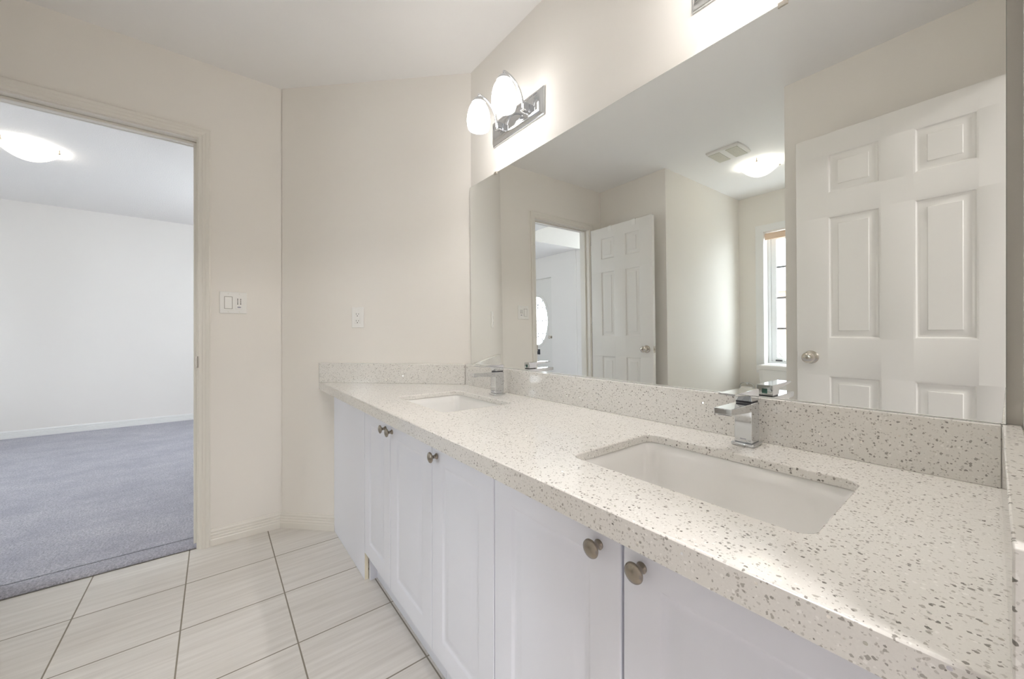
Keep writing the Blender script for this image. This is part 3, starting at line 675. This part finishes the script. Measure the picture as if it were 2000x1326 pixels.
# ------------------------------------------------------------------ vanity lights
def vanity_light(cu, label):
    hc_ = 2.022
    root = thing('vanity_light', label, 'wall lamp', (cu, VM_, hc_), 'two shade vanity lights')
    hw, hh = 0.1775, 0.0575
    rings = []
    for ins, d in ((0, 0.0), (0, 0.007), (0.0035, 0.0085), (0.005, 0.0105), (0.0075, 0.0145), (0.0115, 0.0185), (0.017, 0.0215), (0.0225, 0.0225), (0.024, 0.0205), (0.026, 0.0205)):
        rings.append([(cu - hw + ins, VM_ - d, hc_ - hh + ins), (cu + hw - ins, VM_ - d, hc_ - hh + ins), (cu + hw - ins, VM_ - d, hc_ + hh - ins), (cu - hw + ins, VM_ - d, hc_ + hh - ins)])
    B().loops(rings).build('back_plate', 'chrome', root, smooth=True, angle=25)
    sv = 0.910
    for s in (-0.0925, 0.0925):
        su = cu + s
        B().box(su - 0.012, su + 0.012, VM_ - 0.052, VM_ - 0.0205, hc_ - 0.021, hc_ + 0.014).build('arm_bracket', 'chrome', root, bevel=0.003)
        b = B(); pts = []
        for i in range(15):
            t = i / 14; a = math.radians(-25 + 118 * t)
            pts.append((su, sv + 0.002 + 0.095 * max(0.0, math.cos(a)) * (1 if a > 0 else 1.0), hc_ + 0.0 + 0.101 * math.sin(a) + 0.0))
        pts = [(su, VM_ - 0.048, hc_ - 0.012)] + [p for p in pts if p[2] > hc_ + 0.002]
        b.tube(pts, 0.0055, 10); b.build('arm', 'chrome', root, smooth=True)
        cp = B().lathe((su, sv, 0), [(0.0005, 2.1255), (0.004, 2.125), (0.0055, 2.122), (0.0055, 2.117), (0.004, 2.1145), (0.007, 2.112), (0.013, 2.108), (0.0215, 2.100), (0.029, 2.090), (0.0305, 2.0835), (0.028, 2.083), (0.0005, 2.087)], 'h', 28).build('socket_cup', 'chrome', root, smooth=True, angle=50)
        pr = [(0.0265, 2.0835), (0.032, 2.077), (0.0395, 2.064), (0.0448, 2.049), (0.0485, 2.033), (0.0505, 2.017), (0.0508, 2.002), (0.0492, 1.986), (0.0450, 1.9715)]
        pr2 = [(r - 0.003, h) for r, h in reversed(pr)]
        sh = B().lathe((su, sv, 0), pr + pr2, 'h', 36, False, False).build('shade', 'shade', root, smooth=True, angle=60)
        B().lathe((su, sv, 0), [(0.0005, 2.0855), (0.012, 2.084), (0.012, 2.066), (0.018, 2.050), (0.021, 2.034), (0.018, 2.018), (0.010, 2.011), (0.0005, 2.009)], 'h', 20).build('bulb', 'bulb', sh, smooth=True)
vanity_light(1.3025, 'chrome two shade wall lamp over the far end of the mirror')
vanity_light(0.3435, 'chrome two shade wall lamp over the near end of the mirror')

# ------------------------------------------------------------------ outlet and switch plate
def ang(t, d, h):
    """on the angled wall: t along it from the outlet centre, d out of the wall"""
    cu, cv = 2.1325, K - 2.1325
    return (cu - r2 * t - r2 * d, cv + r2 * t - r2 * d, h)
def abox(b, t0, t1, h0, h1, d0, d1):
    return b.hexa([ang(t0, d0, h0), ang(t1, d0, h0), ang(t1, d1, h0), ang(t0, d1, h0), ang(t0, d0, h1), ang(t1, d0, h1), ang(t1, d1, h1), ang(t0, d1, h1)])
root = thing('wall_outlet', 'white duplex electrical outlet on the angled wall above the counter', 'outlet', ang(0, 0, 1.164))
abox(B(), -0.035, 0.035, 1.108, 1.220, 0.0, 0.006).build('cover_plate', 'plastic', root, bevel=0.003, seg=3)
fc = abox(B(), -0.0165, 0.0165, 1.1305, 1.1975, 0.0055, 0.0085).build('receptacle_face', 'plastic', root, bevel=0.001)
for z0 in (1.1825, 1.146):
    b = B(); abox(b, -0.0075, -0.0055, z0 - 0.004, z0 + 0.004, 0.008, 0.0088); abox(b, 0.0055, 0.0075, z0 - 0.0035, z0 + 0.0035, 0.008, 0.0088)
    pts0 = [ang(0.0025 * math.cos(a), 0.0088, z0 - 0.0105 + 0.0028 * math.sin(a)) for a in [2 * math.pi * i / 14 for i in range(14)]]
    pts1 = [ang(0.0025 * math.cos(a), 0.0080, z0 - 0.0105 + 0.0028 * math.sin(a)) for a in [2 * math.pi * i / 14 for i in range(14)]]
    b.loops([pts0, pts1]); b.build('socket_slots', 'slot', fc)
abox(B(), -0.008, 0.008, 1.1615, 1.1645, 0.008, 0.0092).build('test_button', 'plastic', fc)
for z0 in (1.2125, 1.1155):
    B().loops([[ang(0.0028 * math.cos(a), d, z0 + 0.0028 * math.sin(a)) for a in [2 * math.pi * i / 14 for i in range(14)]] for d in (0.0055, 0.0066)]).build('screw', 'plastic', root)

root = thing('switch_plate', 'white double switch plate with rocker and timer keypad beside the doorway', 'light switch', (UD, 0.0765, 1.237))
sv0, sv1, sh0, sh1 = 0.019, 0.134, 1.181, 1.293
B().box(UD - 0.006, UD, sv0, sv1, sh0, sh1).build('cover_plate', 'plastic', root, bevel=0.0025, seg=3)
f_ = lambda x: sv0 + (sv1 - sv0) * x
g_ = lambda y: sh1 - (sh1 - sh0) * y
b = B(); b.box(UD - 0.0064, UD - 0.0055, f_(0.165), f_(0.465), g_(0.79), g_(0.22)); b.build('rocker_gap', 'gap', root)
b = B(); b.hexa([(UD - 0.0085, f_(0.185), g_(0.775)), (UD - 0.0085, f_(0.445), g_(0.775)), (UD - 0.005, f_(0.445), g_(0.775)), (UD - 0.005, f_(0.185), g_(0.775)),
                 (UD - 0.0066, f_(0.185), g_(0.24)), (UD - 0.0066, f_(0.445), g_(0.24)), (UD - 0.005, f_(0.445), g_(0.24)), (UD - 0.005, f_(0.185), g_(0.24))])
b.build('rocker', 'plastic', root, bevel=0.0008)
kp = B().box(UD - 0.0078, UD - 0.0055, f_(0.575), f_(0.85), g_(0.80), g_(0.22)).build('timer_keypad', 'plastic', root, bevel=0.0008)
for fx in (0.655, 0.765):
    for y in (0.33, 0.41, 0.49, 0.555):
        B().box(UD - 0.0084, UD - 0.0076, f_(fx) - 0.0022, f_(fx) + 0.0022, g_(y) - 0.0026, g_(y) + 0.0026).build('key', 'slot', kp)
b = B(); b.loops([[(UD - d, f_(0.71) + 0.0085 * math.cos(a), g_(0.705) + 0.0035 * math.sin(a)) for a in [2 * math.pi * i / 20 for i in range(20)]] for d in (0.0076, 0.0084)]); b.build('keypad_badge', 'grey_mark', kp)
for fx in (0.31, 0.715):
    for y in (0.09, 0.925):
        B().loops([[(UD - d, f_(fx) + 0.0026 * math.cos(a), g_(y) + 0.0026 * math.sin(a)) for a in [2 * math.pi * i / 14 for i in range(14)]] for d in (0.0055, 0.0064)]).build('screw', 'vent', root)

# ------------------------------------------------------------------ ceiling bowl lights, exhaust fan
def bowl_light(cu, cv, ch, r, label, m, power, name='ceiling_light'):
    root = thing(name, label, 'ceiling lamp', (cu, cv, ch), 'flush bowl ceiling lights')
    B().lathe((cu, cv, ch), [(0.0005, 0), (r * 0.9, 0), (r * 0.9, -0.012), (0.0005, -0.014)], 'h', 40).build('ceiling_pan', 'vent', root, smooth=True)
    ld = bpy.data.lights.new('bulb_light', 'POINT'); ld.energy = power; ld.color = (1.0, 0.97, 0.92); ld.shadow_soft_size = 0.035
    lo = bpy.data.objects.new('bulb_light', ld); C.objects.link(lo); lo.location = P(cu, cv, ch - 0.055); adopt(lo, root)
    dz = 0.085; pr = []
    for i in range(13):
        t = i / 12; rr_ = r * (1 - t); pr.append((max(rr_, 0.0005), -0.022 - dz * (1 - (rr_ / r) ** 2.0)))
    pr2 = [(max(x - 0.004, 0.0005), y + 0.004) for x, y in reversed(pr)]
    B().lathe((cu, cv, ch), pr + pr2, 'h', 48, False, False).build('glass_bowl', m, root, smooth=True, angle=60)
    for k_ in range(3):
        a = math.radians(100 + 120 * k_); pu, pv = cu + (r + 0.001) * math.cos(a), cv + (r + 0.001) * math.sin(a)
        b = B(); b.lathe((pu, pv, ch - 0.031), [(0.0005, 0), (0.006, 0.001), (0.0065, 0.006), (0.005, 0.012), (0.003, 0.014), (0.003, 0.031)], 'h', 12); b.build('clip', 'nickel', root, smooth=True)
bowl_light(1.245, -1.505, H, 0.142, 'lit white bowl ceiling light of the toilet alcove', 'dome', 4.5)
bowl_light(4.345, -1.065, HC, 0.152, 'lit white bowl ceiling light of the carpeted room', 'dome_hall', 5)
root = thing('exhaust_fan', 'white square exhaust fan grille on the bathroom ceiling', 'vent', (1.31, -1.06, H))
fu, fv = 1.308, -1.06
b = B()
def arc_rect(s, d):
    pts = []
    for i in range(9):
        a = -1 + 2 * i / 8; pts.append((fu + 0.115 * s + 0.010 * s * (1 - a * a), fv + 0.115 * s * a, H - d))
    for i in range(9):
        a = 1 - 2 * i / 8; pts.append((fu - 0.115 * s - 0.010 * s * (1 - a * a), fv + 0.115 * s * a, H - d))
    return pts
b.loops([arc_rect(1, 0), arc_rect(1, 0.012), arc_rect(0.93, 0.020), arc_rect(0.5, 0.022)])
cv_ = b.build('cover', 'plastic', root, smooth=True, angle=30)
for s in (-1, 1):
    b = B()
    for i in range(13):
        vv_ = fv - 0.090 + 0.015 * i
        b.box(fu + s * 0.062 - 0.041, fu + s * 0.062 + 0.041, vv_ - 0.0042, vv_ + 0.0042, H - 0.0255, H - 0.018)
    b.build('grille', 'vent', cv_)

# ------------------------------------------------------------------ toilet and paper holder
tu = 1.262
root = thing('toilet', 'white toilet with lidded tank under the alcove window', 'toilet', (tu, -2.0, 0))
def oval(cu, cv, a, bb, h, n=32, sq=1.0): return [(cu + a * math.copysign(abs(math.cos(t)) ** sq, math.cos(t)), cv + bb * math.copysign(abs(math.sin(t)) ** sq, math.sin(t)), h) for t in [2 * math.pi * i / n for i in range(n)]]
B().loops([[(u, v, h) for u, v in rrect(tu - w_ / 2, tu + w_ / 2, v0, -2.335, 0.03)] for w_, v0, h in ((0.40, -2.165, 0.38), (0.42, -2.155, 0.42), (0.465, -2.148, 0.655))]).build('tank', 'porcelain', root, smooth=True, angle=50)
B().loops([[(u, v, h) for u, v in rrect(tu - w_ / 2, tu + w_ / 2, v0, -2.328, 0.03)] for w_, v0, h in ((0.475, -2.145, 0.656), (0.490, -2.138, 0.662), (0.490, -2.138, 0.694), (0.476, -2.146, 0.703))]).build('tank_lid', 'porcelain', root, smooth=True, angle=50)
B().loops([oval(tu, -1.98, 0.10, 0.22, 0.001), oval(tu, -1.98, 0.105, 0.23, 0.03), oval(tu, -1.97, 0.095, 0.20, 0.16), oval(tu, -1.93, 0.13, 0.24, 0.27), oval(tu, -1.90, 0.18, 0.26, 0.37), oval(tu, -1.90, 0.185, 0.265, 0.395), oval(tu, -1.89, 0.13, 0.19, 0.396), oval(tu, -1.89, 0.11, 0.16, 0.30), oval(tu, -1.90, 0.05, 0.07, 0.22)], True, True).build('bowl', 'porcelain', root, smooth=True, angle=50)
B().box(tu - 0.13, tu + 0.13, -2.32, -2.10, 0.20, 0.39).build('tank_shelf', 'porcelain', root, bevel=0.03, seg=4)
B().loops([oval(tu, -1.90, 0.188, 0.25, 0.398), oval(tu, -1.90, 0.19, 0.252, 0.412), oval(tu, -1.90, 0.18, 0.24, 0.418)]).build('seat', 'porcelain', root, smooth=True, angle=40)
B().loops([oval(tu, -1.90, 0.186, 0.248, 0.4195), oval(tu, -1.90, 0.188, 0.25, 0.432), oval(tu, -1.90, 0.15, 0.21, 0.440)]).build('seat_lid', 'porcelain', root, smooth=True, angle=40)
b = B(); b.lathe((tu - 0.17, -2.149, 0.61), [(0.012, -0.004), (0.012, 0.008)], 'v', 16); b.tube([(tu - 0.17, -2.136, 0.61), (tu - 0.11, -2.134, 0.606)], 0.006, 8); b.build('flush_lever', 'chrome', root, smooth=True)
root = thing('paper_holder', 'chrome arched toilet paper holder with a white roll, left of the toilet', 'paper holder', (1.664, WV, 0.46))
pts = [(1.664 + 0.066 * math.cos(math.radians(a)), WV + 0.062, 0.462 + 0.034 * math.sin(math.radians(a)) ) for a in range(0, 181, 12)]
b = B(); b.tube([(1.730, WV + 0.062, 0.408)] + pts + [(1.598, WV + 0.062, 0.408)], 0.005, 10); b.build('arched_rail', 'chrome', root, smooth=True)
B().box(1.655, 1.674, WV, WV + 0.060, 0.475, 0.496).build('wall_post', 'chrome', root, bevel=0.002)
rl = thing('toilet_roll', 'white toilet roll in the chrome holder left of the toilet', 'toilet roll', (1.664, WV + 0.062, 0.43))
B().lathe((1.613, WV + 0.062, 0.408), [(0.018, 0.0), (0.047, 0.0), (0.047, 0.102), (0.018, 0.102), (0.018, 0.0)], 'u', 36, False, False).build('paper', 'paper', rl, smooth=True, angle=40)
B().tube([(1.600, WV + 0.062, 0.410), (1.728, WV + 0.062, 0.410)], 0.006, 10).build('roller', 'chrome', root, smooth=True)

# ------------------------------------------------------------------ outside
struct(B().box(-12, 22, -30, -4.5, -0.9, -0.8), 'ground', 'lawn', 'pale ground outside', 'ground')
root = thing('house', 'pale sided house with a gable roof outside the alcove window', 'house', (-1.0, -13, -0.8))
B().box(-4.5, 1.9, -17, -11, -0.8, 2.6).build('walls', 'siding', root)
b = B(); b.loops([[(-4.9, v, 2.6), (2.3, v, 2.6), (-1.3, v, 4.9)] for v in (-17.2, -10.7)]); b.build('roof', 'shingle', root)
for uu in (-3.3, -0.4):
    fr = ring_frame(B(), uu, uu + 1.2, 0.2, 1.7, 0.08, -11.0, -10.92).build('window_frame', 'trim_white', root)
    B().box(uu + 0.08, uu + 1.12, -10.99, -10.96, 0.28, 1.62).build('pane', 'dark', fr)
root = thing('house', 'brick house seen through the oval of the front door', 'house', (8.0, -16, -0.8))
B().box(4.5, 13, -21, -15, -0.8, 2.4).build('walls', 'brick', root)
b = B(); b.loops([[(4.2, v, 2.4), (13.3, v, 2.4), (8.7, v, 5.0)] for v in (-21.2, -14.7)]); b.build('roof', 'shingle', root)
